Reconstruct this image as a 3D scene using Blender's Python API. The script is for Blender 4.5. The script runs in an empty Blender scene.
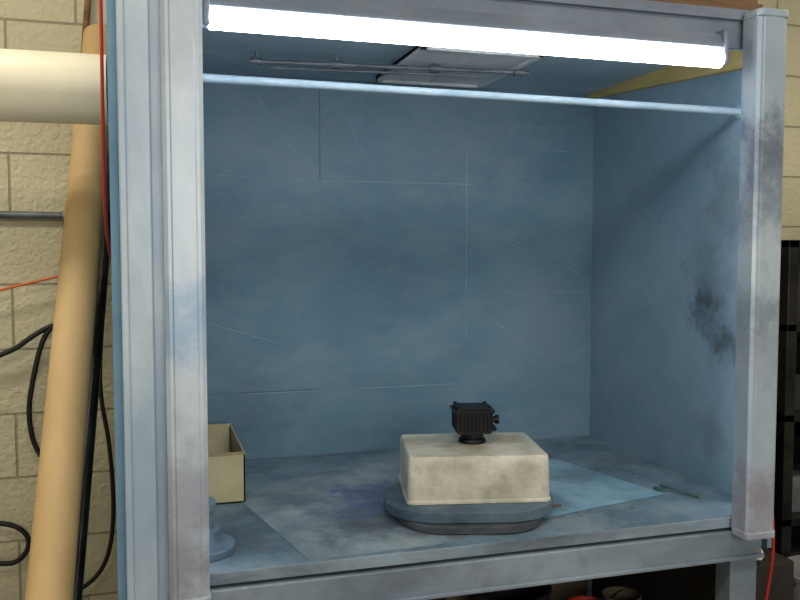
import bpy, bmesh, math, random
from mathutils import Vector, Matrix
random.seed(4)
S=bpy.context.scene
try: S.view_settings.view_transform='Standard'
except Exception: pass
COL=S.collection
def lin(c):
    return tuple(((x/255)/12.92 if x/255<=0.04045 else ((x/255+0.055)/1.055)**2.4) for x in c)+(1,)
# ------------------------------------------------ materials
def mat(name,c1,c2=None,scale=6,rough=.6,metal=0,bump=.1,bscale=80,spots=(),stretch=(1,1,1),c3=None,spec=.4,detail=6,lo=.35,hi=.65,dust=0,dustcol=(150,160,168),dstretch=(1,1,1),dscale=14):
    m=bpy.data.materials.new(name); m.use_nodes=True
    nt=m.node_tree; N=nt.nodes; L=nt.links
    b=N['Principled BSDF']; b.inputs['Roughness'].default_value=rough; b.inputs['Metallic'].default_value=metal
    b.inputs['Specular IOR Level'].default_value=spec
    tc=N.new('ShaderNodeTexCoord'); mp=N.new('ShaderNodeMapping'); mp.inputs['Scale'].default_value=stretch
    L.new(tc.outputs['Object'],mp.inputs['Vector'])
    n=N.new('ShaderNodeTexNoise'); n.inputs['Scale'].default_value=scale; n.inputs['Detail'].default_value=detail
    n.inputs['Roughness'].default_value=.65
    L.new(mp.outputs[0],n.inputs['Vector'])
    r=N.new('ShaderNodeValToRGB'); e=r.color_ramp.elements
    e[0].position=lo; e[1].position=hi; e[0].color=lin(c1); e[1].color=lin(c2 or c1)
    if c3:
        q=e.new((lo+hi)/2); q.color=lin(c3)
    L.new(n.outputs['Fac'],r.inputs['Fac'])
    out=r.outputs['Color']
    if dust:
        m2=N.new('ShaderNodeMapping'); m2.inputs['Scale'].default_value=dstretch; L.new(tc.outputs['Object'],m2.inputs['Vector'])
        n4=N.new('ShaderNodeTexNoise'); n4.inputs['Scale'].default_value=dscale; n4.inputs['Detail'].default_value=9; n4.inputs['Roughness'].default_value=.75
        L.new(m2.outputs[0],n4.inputs['Vector'])
        mr=N.new('ShaderNodeMapRange'); mr.inputs['From Min'].default_value=.48; mr.inputs['From Max'].default_value=.72; mr.inputs['To Max'].default_value=dust
        L.new(n4.outputs['Fac'],mr.inputs['Value'])
        mx=N.new('ShaderNodeMix'); mx.data_type='RGBA'
        L.new(mr.outputs[0],mx.inputs['Factor']); L.new(out,mx.inputs[6]); mx.inputs[7].default_value=lin(dustcol); out=mx.outputs[2]
    for (sx,sy,sz,rad,st,col) in spots:
        n2=N.new('ShaderNodeTexNoise'); n2.inputs['Scale'].default_value=11; n2.inputs['Detail'].default_value=7; n2.inputs['Roughness'].default_value=.7
        L.new(tc.outputs['Object'],n2.inputs['Vector'])
        va=N.new('ShaderNodeVectorMath'); va.operation='SCALE'; va.inputs['Scale'].default_value=rad*2.6
        L.new(n2.outputs['Color'],va.inputs[0])
        vb=N.new('ShaderNodeVectorMath'); vb.operation='ADD'; L.new(tc.outputs['Object'],vb.inputs[0]); L.new(va.outputs[0],vb.inputs[1])
        vc=N.new('ShaderNodeVectorMath'); vc.operation='DISTANCE'; L.new(vb.outputs[0],vc.inputs[0])
        k=rad*1.3
        vc.inputs[1].default_value=(sx+k,sy+k,sz+k)
        mr=N.new('ShaderNodeMapRange'); mr.interpolation_type='SMOOTHSTEP'
        mr.inputs['From Min'].default_value=rad; mr.inputs['From Max'].default_value=rad*.1
        mr.inputs['To Min'].default_value=0; mr.inputs['To Max'].default_value=st
        L.new(vc.outputs['Value'],mr.inputs['Value'])
        mx=N.new('ShaderNodeMix'); mx.data_type='RGBA'
        L.new(mr.outputs[0],mx.inputs['Factor']); L.new(out,mx.inputs[6]); mx.inputs[7].default_value=lin(col)
        out=mx.outputs[2]
    L.new(out,b.inputs['Base Color'])
    if bump:
        n3=N.new('ShaderNodeTexNoise'); n3.inputs['Scale'].default_value=bscale; n3.inputs['Detail'].default_value=4
        L.new(tc.outputs['Object'],n3.inputs['Vector'])
        bp=N.new('ShaderNodeBump'); bp.inputs['Strength'].default_value=bump; bp.inputs['Distance'].default_value=.004
        L.new(n3.outputs['Fac'],bp.inputs['Height']); L.new(bp.outputs[0],b.inputs['Normal'])
    return m
def emis(name,col,st):
    m=bpy.data.materials.new(name); m.use_nodes=True
    b=m.node_tree.nodes['Principled BSDF']; b.inputs['Base Color'].default_value=(.8,.8,.8,1)
    b.inputs['Emission Color'].default_value=col; b.inputs['Emission Strength'].default_value=st
    return m
def brickmat(name,axis):
    m=bpy.data.materials.new(name); m.use_nodes=True
    nt=m.node_tree;N=nt.nodes;L=nt.links;b=N['Principled BSDF'];b.inputs['Roughness'].default_value=.75
    tc=N.new('ShaderNodeTexCoord'); sp=N.new('ShaderNodeSeparateXYZ'); L.new(tc.outputs['Object'],sp.inputs[0])
    cb=N.new('ShaderNodeCombineXYZ')
    ad=N.new('ShaderNodeMath'); ad.operation='ADD'; ad.inputs[1].default_value=-.141+2.03; L.new(sp.outputs[2],ad.inputs[0]); L.new(ad.outputs[0],cb.inputs[1])
    ax=N.new('ShaderNodeMath'); ax.operation='ADD'; ax.inputs[1].default_value=8.52
    L.new(sp.outputs[axis],ax.inputs[0]); L.new(ax.outputs[0],cb.inputs[0])
    br=N.new('ShaderNodeTexBrick'); br.inputs['Scale'].default_value=1; br.inputs['Brick Width'].default_value=.406
    br.inputs['Row Height'].default_value=.203; br.inputs['Mortar Size'].default_value=.004; br.inputs['Mortar Smooth'].default_value=.4
    br.inputs['Color1'].default_value=lin((208,202,172)); br.inputs['Color2'].default_value=lin((201,195,164)); br.inputs['Mortar'].default_value=lin((160,153,126))
    L.new(cb.outputs[0],br.inputs['Vector'])
    n=N.new('ShaderNodeTexNoise'); n.inputs['Scale'].default_value=70; n.inputs['Detail'].default_value=6; L.new(tc.outputs['Object'],n.inputs['Vector'])
    n2=N.new('ShaderNodeTexNoise'); n2.inputs['Scale'].default_value=3; n2.inputs['Detail'].default_value=6; L.new(tc.outputs['Object'],n2.inputs['Vector'])
    mr=N.new('ShaderNodeMapRange'); mr.inputs['From Min'].default_value=.3;mr.inputs['From Max'].default_value=.7;mr.inputs['To Min'].default_value=.86;mr.inputs['To Max'].default_value=1.05
    L.new(n2.outputs['Fac'],mr.inputs['Value'])
    mm=N.new('ShaderNodeVectorMath'); mm.operation='SCALE'; L.new(br.outputs['Color'],mm.inputs[0]); L.new(mr.outputs[0],mm.inputs['Scale'])
    L.new(mm.outputs[0],b.inputs['Base Color'])
    s=N.new('ShaderNodeMath'); s.operation='MULTIPLY_ADD'; s.inputs[1].default_value=-1.0; L.new(br.outputs['Fac'],s.inputs[0]); L.new(n.outputs['Fac'],s.inputs[2])
    bp=N.new('ShaderNodeBump'); bp.inputs['Strength'].default_value=.8; bp.inputs['Distance'].default_value=.009
    L.new(s.outputs[0],bp.inputs['Height']); L.new(bp.outputs[0],b.inputs['Normal'])
    return m
M={}
M['back']=mat('blue_overspray_back',(78,108,128),(100,128,144),scale=2.4,rough=.65,stretch=(1,1,1.6),c3=(86,118,136),bump=.25,bscale=55,dust=.45,dustcol=(120,134,144),dstretch=(.8,1,2.2),dscale=8,
   spots=[(1.3,2.67,1.2,.3,.5,(108,124,136)),(.45,2.67,1.8,.4,.5,(112,130,142)),(1.0,2.67,1.85,.35,.5,(114,130,140)),(.6,2.67,1.3,.3,.3,(70,110,132)),(.3,2.67,.95,.25,.4,(70,92,108))])
M['seam']=mat('seam_dust',(108,130,144),(124,146,158),scale=10)
M['seamd']=mat('seam_dark',(56,80,98),(68,92,110),scale=10)
M['side']=mat('blue_overspray_side',(104,134,154),(124,150,168),scale=2.5,rough=.65,bump=.2,bscale=55,dust=.35,dustcol=(142,158,168),dstretch=(1,1,1.6),dscale=8,
   spots=[(1.52,2.03,1.31,.10,.9,(64,74,84)),(1.52,1.96,1.21,.08,.85,(70,80,90)),(1.52,1.88,1.19,.07,.8,(70,80,90)),(1.52,1.95,1.62,.18,.6,(90,106,120)),(1.52,2.03,1.42,.12,.5,(82,98,112)),(1.52,2.0,.95,.09,.5,(88,104,118)),(1.52,2.4,1.75,.2,.4,(104,124,138))])
M['ceil']=mat('blue_overspray_ceiling',(130,152,166),(158,178,190),scale=3,rough=.6,bump=.1,bscale=30,dust=.4)
M['table']=mat('table_top_paint',(74,98,114),(118,138,150),scale=5,rough=.65,c3=(96,120,134),bump=.15,bscale=40,dust=.5,dustcol=(146,154,160),
   spots=[(.2,1.95,.8,.22,.7,(68,80,92)),(1.0,1.82,.8,.14,.5,(142,154,162)),(1.4,2.3,.8,.14,.6,(80,92,100)),(.5,2.62,.8,.12,.5,(76,90,102)),(1.2,2.5,.8,.14,.5,(84,96,104))])
M['edge']=mat('table_edge_paint',(88,100,112),(138,156,170),scale=9,rough=.6,stretch=(.4,1,1))
M['dark']=mat('gap_shade_dark',(22,28,34),(34,40,46))
M['frame']=mat('frame_paint',(146,166,186),(180,194,204),scale=4,rough=.42,stretch=(1,1,.5),bump=.08,bscale=30,dust=.4,dustcol=(122,134,148),dscale=6,dstretch=(1,1,.4),metal=.12)
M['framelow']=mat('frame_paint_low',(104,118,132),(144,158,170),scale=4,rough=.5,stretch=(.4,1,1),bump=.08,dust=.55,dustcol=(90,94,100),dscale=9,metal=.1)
M['fixL']=mat('fixture_left_enamel',(168,184,200),(200,210,218),scale=3,rough=.36,stretch=(1,1,.5),bump=.04,dust=.3,dustcol=(134,144,158),dscale=6,dstretch=(1,1,.4),metal=.12,
   spots=[(.07,1.66,1.0,.16,.65,(140,142,158)),(.09,1.66,1.32,.14,.65,(118,152,186)),(.05,1.66,.84,.16,.75,(128,126,138)),(.07,1.66,1.9,.14,.4,(156,164,172))])
M['fixR']=mat('fixture_right_enamel',(156,174,192),(188,200,210),scale=3,rough=.36,stretch=(1,1,.5),bump=.04,dust=.35,dustcol=(126,136,152),dscale=6,dstretch=(1,1,.4),metal=.12,
   spots=[(1.43,1.67,1.70,.15,.9,(98,110,128)),(1.42,1.69,1.58,.14,.7,(104,116,134)),(1.43,1.67,.84,.15,.8,(142,134,148)),(1.43,1.67,1.2,.13,.5,(136,144,160)),(1.39,1.70,1.3,.13,.6,(100,114,130))])
M['header']=mat('header_paint',(98,112,130),(130,142,158),scale=5,rough=.65,stretch=(.4,1,1),dust=.4,dustcol=(110,106,108))
M['panel']=mat('outer_panel_paint',(84,122,152),(110,146,172),scale=4,rough=.6)
M['rod']=mat('rod_paint',(126,150,166),(150,170,182),scale=8,rough=.6)
M['wood']=mat('yellow_wood',(164,146,92),(186,168,112),scale=5,stretch=(6,.6,6),rough=.6)
M['brown']=mat('brown_lumber',(96,72,50),(136,102,72),scale=5,stretch=(.6,6,6),rough=.7)
M['tub']=mat('yellowed_metal_enamel',(172,170,152),(204,202,188),scale=9,rough=.34,bump=.12,bscale=60,c3=(192,190,174),dust=.7,dustcol=(134,128,106),
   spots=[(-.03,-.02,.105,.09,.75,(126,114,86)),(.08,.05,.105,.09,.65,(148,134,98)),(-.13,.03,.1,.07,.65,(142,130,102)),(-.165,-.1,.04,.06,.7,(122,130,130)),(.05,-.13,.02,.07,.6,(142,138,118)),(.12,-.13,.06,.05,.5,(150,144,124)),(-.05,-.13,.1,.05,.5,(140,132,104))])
M['plate']=mat('plate_paint',(54,72,88),(88,106,120),scale=8,rough=.65,dust=.4,dustcol=(116,128,136))
M['plate2']=mat('plate_side_paint',(44,50,56),(74,80,86),scale=12,rough=.7,stretch=(1,1,4))
M['black']=mat('black_metal',(5,5,7),(12,13,15),scale=20,rough=.4,spec=.25)
M['paper1']=mat('masking_paper_grey',(86,104,116),(142,156,162),scale=6,rough=.75,c3=(110,128,138),bump=.2,bscale=12,lo=.3,hi=.7,dust=.5,dustcol=(158,164,168),
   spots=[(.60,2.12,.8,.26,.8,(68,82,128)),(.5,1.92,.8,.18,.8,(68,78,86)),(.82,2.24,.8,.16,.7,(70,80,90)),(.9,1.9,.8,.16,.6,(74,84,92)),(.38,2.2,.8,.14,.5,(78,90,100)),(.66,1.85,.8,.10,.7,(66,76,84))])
M['paper2']=mat('masking_paper_blue',(104,144,164),(140,174,190),scale=5,rough=.7,bump=.2,bscale=12,c3=(122,160,180),dust=.5,dustcol=(106,124,132),spots=[(1.2,2.2,.8,.14,.6,(88,106,116)),(1.0,2.0,.8,.1,.6,(80,96,106))])
M['card']=mat('khaki_card',(162,152,116),(186,176,140),scale=5,rough=.7,dust=.3,dustcol=(130,116,86))
M['cardin']=mat('khaki_card_inside',(128,118,86),(152,142,106),scale=5,rough=.8)
M['tube']=mat('kraft_tube',(184,154,106),(200,172,126),scale=4,stretch=(1,1,.3),rough=.6,bump=.03)
M['tubein']=mat('kraft_dark',(90,70,44))
M['roll']=mat('cream_roll',(230,222,194),(238,231,206),scale=3,rough=.4,bump=.02)
M['core']=mat('roll_core',(150,120,80))
M['steel']=mat('dark_steel',(30,30,32),(56,56,58),scale=9,rough=.3,metal=.7)
M['grey']=mat('grey_metal',(84,92,100),(112,120,128),scale=9,rough=.4,metal=.3)
M['vent']=mat('vent_metal',(186,190,192),(204,208,210),scale=6,rough=.55)
M['cable']=mat('black_rubber',(16,16,18),(26,26,28),rough=.5)
M['red']=mat('red_rubber',(170,46,36),(190,60,46),rough=.5)
M['orange']=mat('orange_rubber',(206,96,52),(220,110,64),rough=.5)
M['disc']=mat('stand_paint',(80,102,120),(104,128,144),scale=8,rough=.65,dust=.3)
M['scrap']=mat('scrap_metal',(58,84,90),(88,112,116),scale=20,rough=.5,metal=.1)
M['white']=mat('white_paper',(206,204,192),(222,220,210))
M['floor']=mat('concrete',(96,90,82),(130,124,114),scale=3,rough=.8,bump=.3)
M['rceil']=mat('ceiling_boards',(120,100,74),(150,126,96),scale=4,stretch=(1,8,1),rough=.8)
M['socket']=mat('socket_white',(200,206,210),(214,218,222),rough=.4)
M['blackplastic']=mat('black_plastic',(26,26,30),(44,44,50),scale=6,rough=.5)
M['bin']=mat('grey_bin',(120,124,124),(150,152,150),scale=6,rough=.6)
M['greenbox']=mat('greybrown_box',(90,76,60),(116,100,80),scale=6,rough=.7)
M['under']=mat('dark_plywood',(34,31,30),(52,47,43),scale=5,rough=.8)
M['fillframe']=mat('fill_frame_white',(220,220,214),(228,228,222))
M['brickX']=brickmat('painted_block',0); M['brickY']=brickmat('painted_block_side',1)
M['tubeE']=emis('tube_glow',(.96,.98,1,1),15)
M['tubeV']=emis('tube_glow_side',(.93,.97,1,1),9)
# ------------------------------------------------ helpers
def empty(name,loc=(0,0,0)):
    o=bpy.data.objects.new(name,None); COL.objects.link(o); o.location=loc; return o
def finish(name,bm,m,parent=None,smooth=False,bevel=0,seg=2,loc=(0,0,0),rotz=0,scale=1):
    me=bpy.data.meshes.new(name); bmesh.ops.recalc_face_normals(bm,faces=bm.faces); bm.to_mesh(me); bm.free()
    ms=m if isinstance(m,(list,tuple)) else [m]
    for q in ms: me.materials.append(M[q])
    o=bpy.data.objects.new(name,me); COL.objects.link(o); o.location=loc; o.rotation_euler=(0,0,rotz); o.scale=(scale,)*3
    if parent:
        o.parent=parent
        o.location=Vector(loc)-Vector(parent.location) if not parent.get('local') else loc
    if smooth:
        for p in me.polygons: p.use_smooth=True
        me.set_sharp_from_angle(angle=math.radians(35))
    if bevel:
        b=o.modifiers.new('bevel','BEVEL'); b.width=bevel; b.segments=seg; b.limit_method='ANGLE'
    return o
def boxbm(bm,x0,x1,y0,y1,z0,z1,mi=0):
    vs=[bm.verts.new((x,y,z)) for z in (z0,z1) for y in (y0,y1) for x in (x0,x1)]
    for f in ((0,2,3,1),(4,5,7,6),(0,1,5,4),(2,6,7,3),(0,4,6,2),(1,3,7,5)):
        q=bm.faces.new([vs[i] for i in f]); q.material_index=mi
def box(name,x0,x1,y0,y1,z0,z1,m,parent=None,bevel=0.002,**k):
    bm=bmesh.new(); boxbm(bm,x0,x1,y0,y1,z0,z1); return finish(name,bm,m,parent,bevel=bevel,**k)
def cylbm(bm,p,q,r,n=24,r2=None,caps=True,mi=0):
    p=Vector(p);q=Vector(q);d=(q-p).normalized()
    a=d.orthogonal().normalized();b=d.cross(a); r2=r if r2 is None else r2
    A=[bm.verts.new(p+(a*math.cos(t)+b*math.sin(t))*r) for t in [2*math.pi*i/n for i in range(n)]]
    B=[bm.verts.new(q+(a*math.cos(t)+b*math.sin(t))*r2) for t in [2*math.pi*i/n for i in range(n)]]
    for i in range(n):
        f=bm.faces.new((A[i],A[(i+1)%n],B[(i+1)%n],B[i])); f.material_index=mi
    if caps:
        bm.faces.new(A[::-1]).material_index=mi; bm.faces.new(B).material_index=mi
def cyl(name,p,q,r,m,parent=None,n=24,**k):
    bm=bmesh.new(); cylbm(bm,p,q,r,n); return finish(name,bm,m,parent,smooth=True,**k)
def pipe(name,p,q,r,ri,m,parent=None,n=32):
    p=Vector(p);q=Vector(q);d=(q-p).normalized();a=d.orthogonal().normalized();b=d.cross(a)
    bm=bmesh.new(); rings=[]
    for (c,rr_) in ((p,r),(q,r),(q,ri),(p,ri)):
        rings.append([bm.verts.new(c+(a*math.cos(t)+b*math.sin(t))*rr_) for t in [2*math.pi*i/n for i in range(n)]])
    for j in range(4):
        A=rings[j];B=rings[(j+1)%4]
        for i in range(n):
            f=bm.faces.new((A[i],A[(i+1)%n],B[(i+1)%n],B[i])); f.material_index=0 if j==0 else (1 if len(m)>1 else 0)
    return finish(name,bm,m,parent,smooth=True)
def curve(name,pts,r,m,parent=None,cyclic=False):
    c=bpy.data.curves.new(name,'CURVE'); c.dimensions='3D'; c.bevel_depth=r; c.bevel_resolution=4; c.use_fill_caps=True
    s=c.splines.new('NURBS'); s.points.add(len(pts)-1)
    for i,p in enumerate(pts): s.points[i].co=(*p,1)
    s.use_endpoint_u=True; s.order_u=3; s.use_cyclic_u=cyclic; s.resolution_u=10
    c.materials.append(M[m]); o=bpy.data.objects.new(name,c); COL.objects.link(o)
    if parent: o.parent=parent; o.location=-Vector(parent.location)
    return o
def lathe(bm,prof,c,n=40,mi=0):
    rings=[]
    for r,z in prof:
        rings.append([bm.verts.new((c[0]+r*math.cos(2*math.pi*i/n),c[1]+r*math.sin(2*math.pi*i/n),c[2]+z)) for i in range(n)])
    for A,B in zip(rings,rings[1:]):
        for i in range(n): bm.faces.new((A[i],A[(i+1)%n],B[(i+1)%n],B[i])).material_index=mi
    bm.faces.new(rings[0][::-1]); bm.faces.new(rings[-1])
def rr(w,d,r,n=8):
    pts=[]
    for cx,cy,a0 in ((w/2-r,d/2-r,0),(-w/2+r,d/2-r,90),(-w/2+r,-d/2+r,180),(w/2-r,-d/2+r,270)):
        for i in range(n+1):
            a=math.radians(a0+90*i/n); pts.append((cx+r*math.cos(a),cy+r*math.sin(a)))
    return pts
def loft(bm,rings,mis=None):
    R=[[bm.verts.new(p) for p in r] for r in rings]
    n=len(R[0])
    for j,(A,B) in enumerate(zip(R,R[1:])):
        for i in range(n):
            f=bm.faces.new((A[i],A[(i+1)%n],B[(i+1)%n],B[i])); f.material_index=mis[j] if mis else 0
    bm.faces.new(R[0][::-1]); bm.faces.new(R[-1])
def poly(name,pts,z,th,m,parent=None):
    bm=bmesh.new()
    lo=[bm.verts.new((x,y,z)) for x,y in pts]; hi=[bm.verts.new((x,y,z+th)) for x,y in pts]
    bm.faces.new(lo[::-1]); bm.faces.new(hi); n=len(pts)
    for i in range(n): bm.faces.new((lo[i],lo[(i+1)%n],hi[(i+1)%n],hi[i]))
    return finish(name,bm,m,parent)
# ------------------------------------------------ room
box('wall_back',-1.6,3.6,2.85,2.95,0,2.8,'brickX',bevel=0)
box('wall_left',-1.7,-1.6,-2.2,2.95,0,2.8,'brickY',bevel=0)
box('wall_right',3.6,3.7,-2.2,2.95,0,2.8,'brickY',bevel=0)
box('wall_front',-1.7,3.7,-2.3,-2.2,0,2.8,'brickX',bevel=0)
box('floor',-1.7,3.7,-2.3,2.95,-.1,0,'floor',bevel=0)
box('ceiling',-1.7,3.7,-2.3,2.95,2.8,2.9,'rceil',bevel=0)
W=empty('added_fill_window_1',(.6,-2.19,1.7))  # added window, out of view, built to carry fill light for the booth
bm=bmesh.new()
for x0,x1,z0,z1 in ((-.8,2.0,.95,1.0),(-.8,2.0,2.4,2.45),(-.8,-.75,.95,2.45),(1.95,2.0,.95,2.45),(.575,.625,.95,2.45)): boxbm(bm,x0,x1,-2.2,-2.15,z0,z1)
finish('fill_window_frame',bm,'fillframe',W)
M['fillglow']=emis('fill_pane_glow',(.95,.98,1,1),.6)  # glowing pane, part of the added fill
box('fill_window_pane',-.76,1.96,-2.199,-2.19,.99,2.41,'fillglow',W,bevel=0)
# ------------------------------------------------ booth
B=empty('spray_booth')
box('back_panel',-.03,1.52,2.67,2.685,.80,2.012,'back',B,bevel=0)
box('side_panel_right',1.52,1.535,1.76,2.685,.70,2.012,'side',B,bevel=0)
box('side_panel_left',-.064,-.046,1.70,2.685,.0,2.04,'panel',B)
box('ceiling_panel',-.046,1.535,1.76,2.685,2.012,2.03,'ceil',B,bevel=0)
bm=bmesh.new()
def s(b,x0,x1,z0,z1): boxbm(b,x0,x1,2.6685,2.6705,z0,z1)
s(bm,1.039,1.042,1.16,1.79); s(bm,.54,1.06,1.688,1.6905); s(bm,.3,1.0,1.010,1.0125)
finish('seam_tape',bm,'seam',B)
bm=bmesh.new(); s(bm,.537,.5395,1.69,2.0); s(bm,-.02,.537,1.015,1.017)
finish('seam_gap',bm,'seamd',B)
bm=bmesh.new()
for (xa,za,xb,zb) in ((1.05,1.56,1.5,1.40),(1.06,1.545,1.36,1.43),(1.15,1.22,1.49,.98),(1.2,1.1,1.45,.94),(.3,1.93,.52,1.72),(.33,1.96,.45,1.8),(.62,1.9,.7,1.75),(1.18,1.32,1.5,1.32),(1.3,1.5,1.5,1.35),(.15,1.25,.4,1.17),(1.25,1.83,1.5,1.80),(.2,1.7,.5,1.69)):
    cylbm(bm,(xa,2.6700,za),(xb,2.6700,zb),.0010,6)
finish('paint_scratches',bm,'seam',B)
bm=bmesh.new()
pr=[(1.77,1.935),(1.77,2.012),(2.668,2.012),(2.668,1.998)]
a=[bm.verts.new((1.497,y,z)) for y,z in pr]; b=[bm.verts.new((1.52,y,z)) for y,z in pr]
bm.faces.new(a); bm.faces.new(b[::-1])
for i in range(4): bm.faces.new((a[i],b[i],b[(i+1)%4],a[(i+1)%4]))
finish('timber_batten',bm,'wood',B)
box('table_deck',-.046,1.52,1.745,2.669,.778,.80,'table',B,bevel=.002)
box('deck_edge_strip',-.046,1.52,1.738,1.745,.774,.799,'edge',B,bevel=.001)
box('gap_shade_strip',-.03,1.50,1.755,1.80,.762,.778,'dark',B,bevel=0)  # solid dark strip, shade under the deck put in as colour
box('front_rail',-.045,1.478,1.73,1.77,.695,.766,'framelow',B,bevel=.003)
box('rail_lip',-.045,1.478,1.718,1.73,.695,.704,'framelow',B,bevel=.002)
box('leg_front_right',1.395,1.475,1.742,1.80,0,.695,'framelow',B,bevel=.003)
box('leg_front_left',-.045,.03,1.72,1.80,0,.695,'framelow',B,bevel=.003)
box('leg_back_right',1.42,1.50,2.60,2.66,0,.778,'framelow',B,bevel=.003)
box('leg_back_left',-.04,.03,2.60,2.66,0,.778,'framelow',B,bevel=.003)
box('back_rail',-.04,1.5,2.62,2.66,.70,.778,'framelow',B)
box('lower_back_board',-.04,1.5,2.66,2.68,0,.79,'under',B)
box('lower_side_board',1.50,1.518,1.82,2.68,0,.775,'under',B)
box('lower_shelf',-.04,1.49,1.95,2.655,.18,.20,'under',B)
bm=bmesh.new()
boxbm(bm,-.046,.012,1.675,1.76,.70,2.045); boxbm(bm,.010,.036,1.70,1.74,.70,2.045); boxbm(bm,-.046,-.032,1.667,1.675,.0,2.045)
finish('post_left',bm,'frame',B,bevel=.003)
box('post_right',1.425,1.472,1.732,1.762,.70,2.045,'frame',B,bevel=.003)
bm=bmesh.new(); boxbm(bm,-.03,1.50,1.745,1.765,1.955,2.04); boxbm(bm,-.03,1.50,1.733,1.745,2.02,2.045)
finish('header',bm,'header',B,bevel=.002)
cyl('hanging_rod',(-.04,1.9,1.842),(1.52,1.9,1.834),.0095,'rod',B)
cyl('rod_flange',(1.512,1.9,1.834),(1.52,1.9,1.834),.018,'rod',B)
# exhaust hood opening: raised collar with dropped rim
bm=bmesh.new()
x0,x1,y0,y1=.70,1.05,2.12,2.58
boxbm(bm,x0,x1,y0,y0+.015,1.992,2.012); boxbm(bm,x0,x1,y1-.015,y1,1.992,2.012); boxbm(bm,x0,x0+.015,y0,y1,1.992,2.012); boxbm(bm,x1-.015,x1,y0,y1,1.992,2.012)
boxbm(bm,x0,x1,y0,y1,2.000,2.0119)
boxbm(bm,x0+.17,x0+.173,y0+.02,y1-.02,1.997,2.001)
finish('exhaust_vent',bm,'vent',B,bevel=.001)
bm=bmesh.new()
cylbm(bm,(.28,2.36,1.985),(1.08,2.28,1.985),.0065,12); cylbm(bm,(.34,2.38,1.975),(.95,2.32,1.975),.0045,12)
for x in (.3,.52,.8,1.05):
    y=2.36-(x-.28)*.1; cylbm(bm,(x-.014,y,1.985),(x+.014,y-.003,1.985),.011,12); cylbm(bm,(x,y,1.985),(x,y,2.012),.005,8)
finish('ceiling_rail',bm,'grey',B,smooth=True)
L=empty('lumber_stack',(1,2,2.05))
for i,(x0,x1,y0,y1,z0,z1) in enumerate(((.7,1.5,1.80,1.90,2.046,2.086),(.2,1.45,1.92,2.06,2.046,2.086),(.5,1.5,2.1,2.24,2.046,2.086),(.75,1.5,1.82,1.95,2.087,2.12))):
    box('board_%d'%(i+1),x0,x1,y0,y1,z0,z1,'brown',L)
# ------------------------------------------------ fluorescent fixtures (vertical)
def vfix(nm,x0,x1,y0,y1,z0,z1,m,tx,ty):
    E=empty(nm,((x0+x1)/2,(y0+y1)/2,(z0+z1)/2))
    c=.008
    prof=[(x0,y1),(x0,y0+c),(x0+c,y0+c*.4),(x0+.014,y0+c*.4),(x0+.017,y0),(x1-.017,y0),(x1-.014,y0+c*.4),(x1-c,y0+c*.4),(x1,y0+c),(x1,y1)]
    bm=bmesh.new(); a=[bm.verts.new((x,y,z0+.012)) for x,y in prof]; b=[bm.verts.new((x,y,z1-.012)) for x,y in prof]
    n=len(prof)
    for i in range(n): bm.faces.new((a[i],a[(i+1)%n],b[(i+1)%n],b[i]))
    bm.faces.new(a);bm.faces.new(b)
    finish('channel_body',bm,m,E)
    for k,(za,zb) in enumerate(((z0,z0+.018),(z1-.018,z1))):
        bm=bmesh.new(); w=x1-x0+.006; d=y1-y0+.006
        P=rr(w,d,.014,5); cx=(x0+x1)/2; cy=(y0+y1)/2
        loft(bm,[[(cx+p[0],cy+p[1],za) for p in P],[(cx+p[0],cy+p[1],zb) for p in P]])
        finish('end_cap_%d'%(k+1),bm,m,E,bevel=.003)
        zz=z0+.05 if k==0 else z1-.035
        box('lamp_socket_%d'%(k+1),tx-.008,tx+.008,y1,ty+.015,zz-.008,zz+.008,'socket',E)
    cyl('lamp_tube',(tx,ty,z0+.055),(tx,ty,z1-.045),.009,'tubeV',E)
    return E
vfix('fluorescent_light_fixture',.033,.110,1.662,1.715,.766,2.034,'fixL',.06,1.752)
vfix('fluorescent_light_fixture',1.385,1.468,1.672,1.73,.762,2.034,'fixR',1.459,1.776)
E=empty('fluorescent_light_fixture',(.72,1.72,1.95))
bm=bmesh.new()
prof=[(1.745,1.985),(1.722,1.980),(1.705,1.952),(1.705,1.944),(1.745,1.944)]
a=[bm.verts.new((.118,y,z)) for y,z in prof]; b=[bm.verts.new((1.325,y,z)) for y,z in prof]
for i in range(5): bm.faces.new((a[i],a[(i+1)%5],b[(i+1)%5],b[i]))
bm.faces.new(a);bm.faces.new(b)
finish('channel_body',bm,'header',E,bevel=.002)
for k,x in enumerate((.114,1.312)):
    box('lamp_socket_%d'%(k+1),x,x+.013,1.70,1.74,1.905,1.988,'header',E,bevel=.005)
cyl('lamp_tube',(.127,1.720,1.921),(1.312,1.720,1.919),.020,'tubeE',E)
# ------------------------------------------------ things on the table
poly('masking_paper_sheet',[(.325,1.752),(.225,2.25),(.34,2.36),(.67,2.56),(.96,2.50),(1.0,1.86),(.62,1.765)],.8002,.0012,'paper1')
poly('masking_paper_sheet',[(.86,1.845),(1.345,1.955),(1.24,2.385),(.80,2.42)],.8016,.001,'paper2')
E=empty('oval_base_plate',(.772,1.965,.8)); E.rotation_euler=(0,0,math.radians(-14)); E['local']=1
def oval(name,w,d,r,z0,z1,ms,off=(0,0)):
    bm=bmesh.new(); P=rr(w,d,r,14); q=.0015
    P2=rr(w-2*q,d-2*q,r-q,14)
    f=lambda P,z:[(p[0]+off[0],p[1]+off[1],z) for p in P]
    loft(bm,[f(P2,z0),f(P,z0+q),f(P,z1-q),f(P2,z1)],[1,1,0])
    finish(name,bm,ms,E,smooth=True)
oval('lower_plate',.36,.28,.12,.003,.021,['plate2','plate2'],(.0,-.036))
oval('upper_plate',.425,.31,.135,.0225,.048,['plate','plate'])
E=empty('metal_tub',(.800,2.012,.848)); E.rotation_euler=(0,0,math.radians(-12)); E['local']=1
bm=bmesh.new()
R=[]
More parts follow.
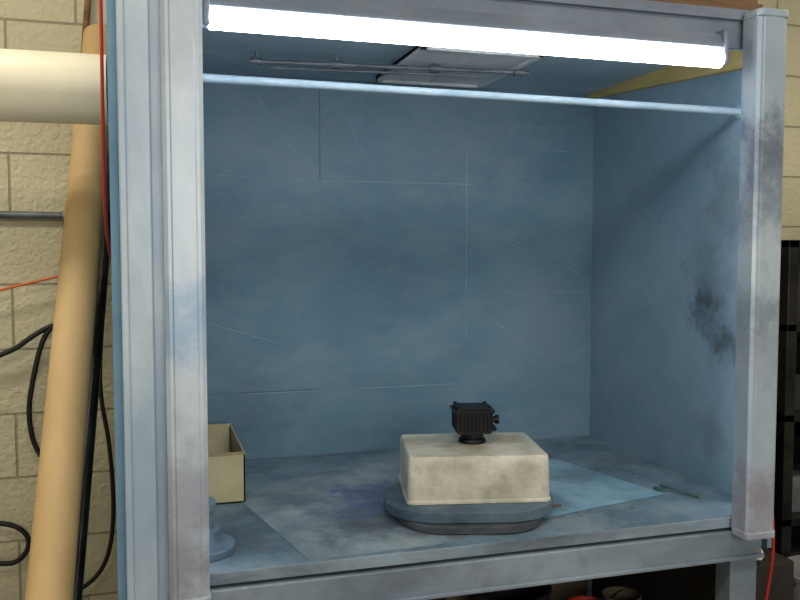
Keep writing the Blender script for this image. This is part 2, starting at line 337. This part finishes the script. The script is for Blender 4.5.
for w,d,r,z in ((.357,.276,.02,0),(.361,.280,.021,.002),(.360,.279,.021,.008),(.355,.274,.02,.010),(.351,.270,.019,.09),(.349,.268,.019,.106),(.346,.265,.018,.1125),(.341,.260,.016,.1155),(.33,.25,.012,.1165)):
    R.append([(x,y,z) for x,y in rr(w,d,r,8)])
loft(bm,R); finish('tub_shell',bm,'tub',E,smooth=True)
E=empty('finned_motor',(.812,2.035,.9646)); E['local']=1; E.rotation_euler=(0,0,math.radians(-12))
bm=bmesh.new()
lathe(bm,[(.036,0),(.037,.004),(.034,.010),(.030,.014),(.030,.030),(.034,.034)],(0,0,0),28)
boxbm(bm,-.036,.036,-.034,.034,.032,.086)
boxbm(bm,-.044,.044,-.042,.042,.028,.036)
boxbm(bm,-.052,.052,-.044,.044,.082,.090)
boxbm(bm,-.044,.044,-.038,.038,.090,.096)
for i in range(10):
    x=-.045+i*.01; boxbm(bm,x-.0016,x+.0016,-.044,.044,.036,.083)
for i in range(9):
    y=-.038+i*.0095; boxbm(bm,-.048,.048,y-.0016,y+.0016,.036,.083)
cylbm(bm,(.04,-.02,.062),(.060,-.02,.062),.008,16); cylbm(bm,(.058,-.02,.062),(.066,-.02,.062),.012,16)
cylbm(bm,(.045,-.02,.05),(.058,-.02,.034),.006,12)
for sx in (-.04,.04):
    for sy in (-.034,.034): cylbm(bm,(sx,sy,.096),(sx,sy,.100),.005,8)
finish('motor_body',bm,'black',E)
# cardboard box with its flaps
E=empty('cardboard_box',(.11,2.4,.8))
x0,x1,y0,y1,z0,z1=-.02,.241,2.215,2.595,.8005,.936; t=.004
bm=bmesh.new()
boxbm(bm,x0,x1,y0,y0+t,z0,z1); boxbm(bm,x0,x1,y1-t,y1,z0,z1); boxbm(bm,x0,x0+t,y0,y1,z0,z1); boxbm(bm,x1-t,x1,y0,y1,z0,z1-.002); boxbm(bm,x0,x1,y0,y1,z0,z0+t)
finish('box_walls',bm,'card',E)
box('tape_band',x0-.001,x1+.001,y0-.001,y0+.002,.928,.9365,'cardin',E,bevel=0)
bm=bmesh.new()
v=[bm.verts.new(p) for p in ((x0+.006,y1-.006,.93),(x1-.006,y1-.006,.93),(x1-.02,y1-.12,.87),(x0+.02,y1-.12,.87))]; bm.faces.new(v)
v=[bm.verts.new(p) for p in ((x0+.006,y0+.006,.93),(x1-.006,y0+.006,.93),(x1-.02,y0+.06,.83),(x0+.02,y0+.06,.83))]; bm.faces.new(v)
o=finish('folded_flaps',bm,'card',E); so=o.modifiers.new('thickness','SOLIDIFY'); so.thickness=.003
bm=bmesh.new()
lathe(bm,[(.080,0),(.082,.003),(.082,.016),(.079,.019),(.052,.021),(.050,.024),(.050,.052),(.047,.055),(.036,.057),(.035,.06),(.035,.095),(.042,.098),(.042,.112),(.039,.115),(.02,.115)],(.098,1.875,.8003),44)
finish('flanged_metal_stand',bm,'disc',smooth=True)
# flat open-jaw wrench lying on the deck
bm=bmesh.new()
P=[]
for i in range(13):                      # jaw head: open C shape
    a=math.radians(150-20*i-10); P.append((.028*math.cos(a)-.045,.028*math.sin(a)))
inner=[(-.058,-.012),(-.040,-.012),(-.036,0),(-.040,.012),(-.060,.014)]
head=[(-.070,.016),(-.055,.027),(-.036,.025),(-.022,.012),(.0,.007),(.03,.007),(.05,.010),(.062,.014),(.074,.008),(.077,-.004),(.068,-.013),(.052,-.012),(.03,-.007),(.0,-.007),(-.022,-.012),(-.036,-.025),(-.055,-.027),(-.070,-.016)]
P=head+inner
lo=[bm.verts.new((x,y,0)) for x,y in P]; hi=[bm.verts.new((x,y,.008)) for x,y in P]
bm.faces.new(lo[::-1]);bm.faces.new(hi)
for i in range(len(P)): bm.faces.new((lo[i],lo[(i+1)%len(P)],hi[(i+1)%len(P)],hi[i]))
finish('wrench',bm,'scrap',loc=(1.392,1.955,.8003),rotz=math.radians(-65),bevel=.001)
bm=bmesh.new()
for i in range(22):
    x=random.uniform(.95,1.45);y=random.uniform(1.8,2.5);q=random.uniform(.002,.004)
    boxbm(bm,x-q,x+q,y-q*.5,y+q*.5,.8028,.8040)
boxbm(bm,1.0,1.02,1.93,1.938,.8028,.808)
finish('paint_chips',bm,'brown')
# ------------------------------------------------ left clutter
E=empty('paper_roll',(-.5,2.2,1.857))
pipe('roll_wrap',(-1.2,2.2,1.852),(-.083,2.2,1.857),.084,.03,['roll','core'],E)
cyl('support_bar',(-1.59,2.2,1.852),(-.10,2.2,1.857),.012,'steel',E)
pipe('cardboard_tube',(-.247,1.372,.03),(-.123,2.752,2.117),.047,.042,['tube','tubein'])
pipe('steel_pipe',(-.213,1.51,.01),(-.092,2.80,1.78),.0155,.012,['steel'])
cyl('wooden_pole',(-.36,2.78,.01),(-.152,2.83,2.32),.010,'brown')
cyl('wall_conduit',(-1.59,2.835,1.58),(-.25,2.835,1.575),.011,'grey')
curve('red_air_hose',[(-.085,2.0,2.79),(-.086,2.0,2.0),(-.088,2.02,1.7),(-.09,2.1,1.5),(-.083,2.5,1.38),(-.08,2.7,1.3),(-.08,2.75,0.5),(-.08,2.75,.01)],.004,'red')
curve('orange_cord',[(-1.2,2.82,1.2),(-.7,2.80,1.27),(-.45,2.80,1.34),(-.33,2.80,1.37),(-.20,2.80,1.40)],.004,'orange')
curve('power_cable',[(-.60,2.82,1.10),(-.42,2.80,1.14),(-.33,2.80,1.21),(-.27,2.80,1.24),(-.31,2.80,1.20),(-.34,2.80,1.08),(-.36,2.8,.96),(-.34,2.8,.84),(-.28,2.8,.78),(-.24,2.8,.70)],.008,'cable')
curve('power_cable',[(-.7,2.8,.66),(-.45,2.8,.63),(-.38,2.8,.60),(-.36,2.8,.55),(-.39,2.8,.50),(-.44,2.8,.49),(-.6,2.8,.53)],.008,'cable')
curve('power_cable',[(-.115,2.835,1.9),(-.12,2.83,1.5),(-.14,2.82,1.2),(-.15,2.8,1.02),(-.12,2.8,.85),(-.11,2.8,.6),(-.14,2.8,.45),(-.22,2.8,.38),(-.4,2.8,.3)],.007,'cable')
# ------------------------------------------------ below the table / right clutter
def bucket(nm,x,y,z,r,h,m):
    E=empty(nm,(x,y,z)); bm=bmesh.new()
    lathe(bm,[(r*.86,0),(r*.88,.004),(r,h-.01),(r*1.04,h-.008),(r*1.04,h),(r*.97,h),(r*.85,.02)],(x,y,z+.001),32)
    finish('bucket_shell',bm,m,E,smooth=True)
    curve('bail_handle',[(x-r,y,z+h-.03),(x-r*.9,y-.03,z+h+.02),(x,y-.05,z+h+.04),(x+r*.9,y-.03,z+h+.02),(x+r,y,z+h-.03)],.003,'steel',E)
bucket('bucket',1.02,2.25,.20,.12,.27,'blackplastic')
bucket('paint_can',1.21,2.12,.20,.06,.24,'red')
bucket('paint_can',1.345,2.16,.20,.055,.24,'greenbox')
bucket('bucket',.70,2.3,.20,.12,.28,'blackplastic')
box('storage_crate',.1,.5,2.2,2.58,.201,.48,'under',bevel=.006)
box('tool_case',.88,1.38,2.42,2.58,.202,.48,'greenbox',bevel=.006)
curve('red_air_hose',[(1.49,1.72,.86),(1.505,1.715,.75),(1.52,1.75,.6),(1.55,1.85,.3),(1.55,1.9,.1),(1.56,1.92,.01)],.004,'red')
E=empty('shelving_rack',(2.5,2.5,0))
bm=bmesh.new()
for x in (2.0,2.92):
    for y in (2.25,2.72): boxbm(bm,x,x+.04,y,y+.04,0,1.50)
for z in (.2,.55,.9,1.2,1.475): boxbm(bm,2.0,2.96,2.25,2.76,z,z+.025)
boxbm(bm,2.0,2.96,2.75,2.765,0,1.5)
finish('rack_frame',bm,'steel',E,bevel=.002)
random.seed(11)
for i in range(24):
    z=(.225,.575,.925,1.225)[i%4]; x=2.05+.14*(i//4)
    box('stored_box_%d'%(i+1),x,x+.12,2.28+random.uniform(0,.05),2.6+random.uniform(0,.1),z,z+random.uniform(.10,.22),random.choice(['blackplastic','steel','greenbox','blackplastic','grey','under']),E)
box('storage_carton',1.60,1.80,1.97,2.2,.001,.56,'under',bevel=.004)
bm=bmesh.new(); bmesh.ops.create_icosphere(bm,subdivisions=3,radius=.04)
for v in bm.verts: v.co*=random.uniform(.75,1.15); v.co.z*=.8
finish('crumpled_paper',bm,'white',loc=(1.66,2.0,.592))
bucket('waste_bin',1.955,2.0,0,.13,.50,'bin')
box('tool_cabinet',1.84,1.98,2.3,2.8,.001,.9,'under',bevel=.004)
# ------------------------------------------------ lights
for i,(x,y) in enumerate(((-.2,.5),(1.6,.3),(-1.0,1.9),(2.8,1.6))):
    l=bpy.data.lights.new('ceiling_lamp','AREA'); l.shape='RECTANGLE'; l.size=1.2; l.size_y=.25; l.energy=(18,16,19,14)[i]; l.color=(1,.93,.80)
    o=bpy.data.objects.new('ceiling_lamp',l); COL.objects.link(o); o.location=(x,y,2.74)
l=bpy.data.lights.new('added_fill_light','AREA'); l.shape='RECTANGLE'; l.size=2.7; l.size_y=1.4; l.energy=45; l.color=(1,.99,.97)  # added fill light behind the camera, lights the booth interior evenly
o=bpy.data.objects.new('added_fill_light',l); COL.objects.link(o); o.location=(.6,-2.13,1.7); o.rotation_euler=(math.radians(90),0,0)
w=bpy.data.worlds.new('World'); S.world=w; w.use_nodes=True
w.node_tree.nodes['Background'].inputs[0].default_value=(.9,.95,1,1); w.node_tree.nodes['Background'].inputs[1].default_value=.1
# ------------------------------------------------ camera
c=bpy.data.cameras.new('camera'); o=bpy.data.objects.new('camera',c); COL.objects.link(o)
c.sensor_width=36; c.lens=36*840/800; c.clip_start=.01
o.location=(0,0,1.467); o.rotation_euler=(math.radians(90-3.4),0,math.radians(-16.8))
S.camera=o
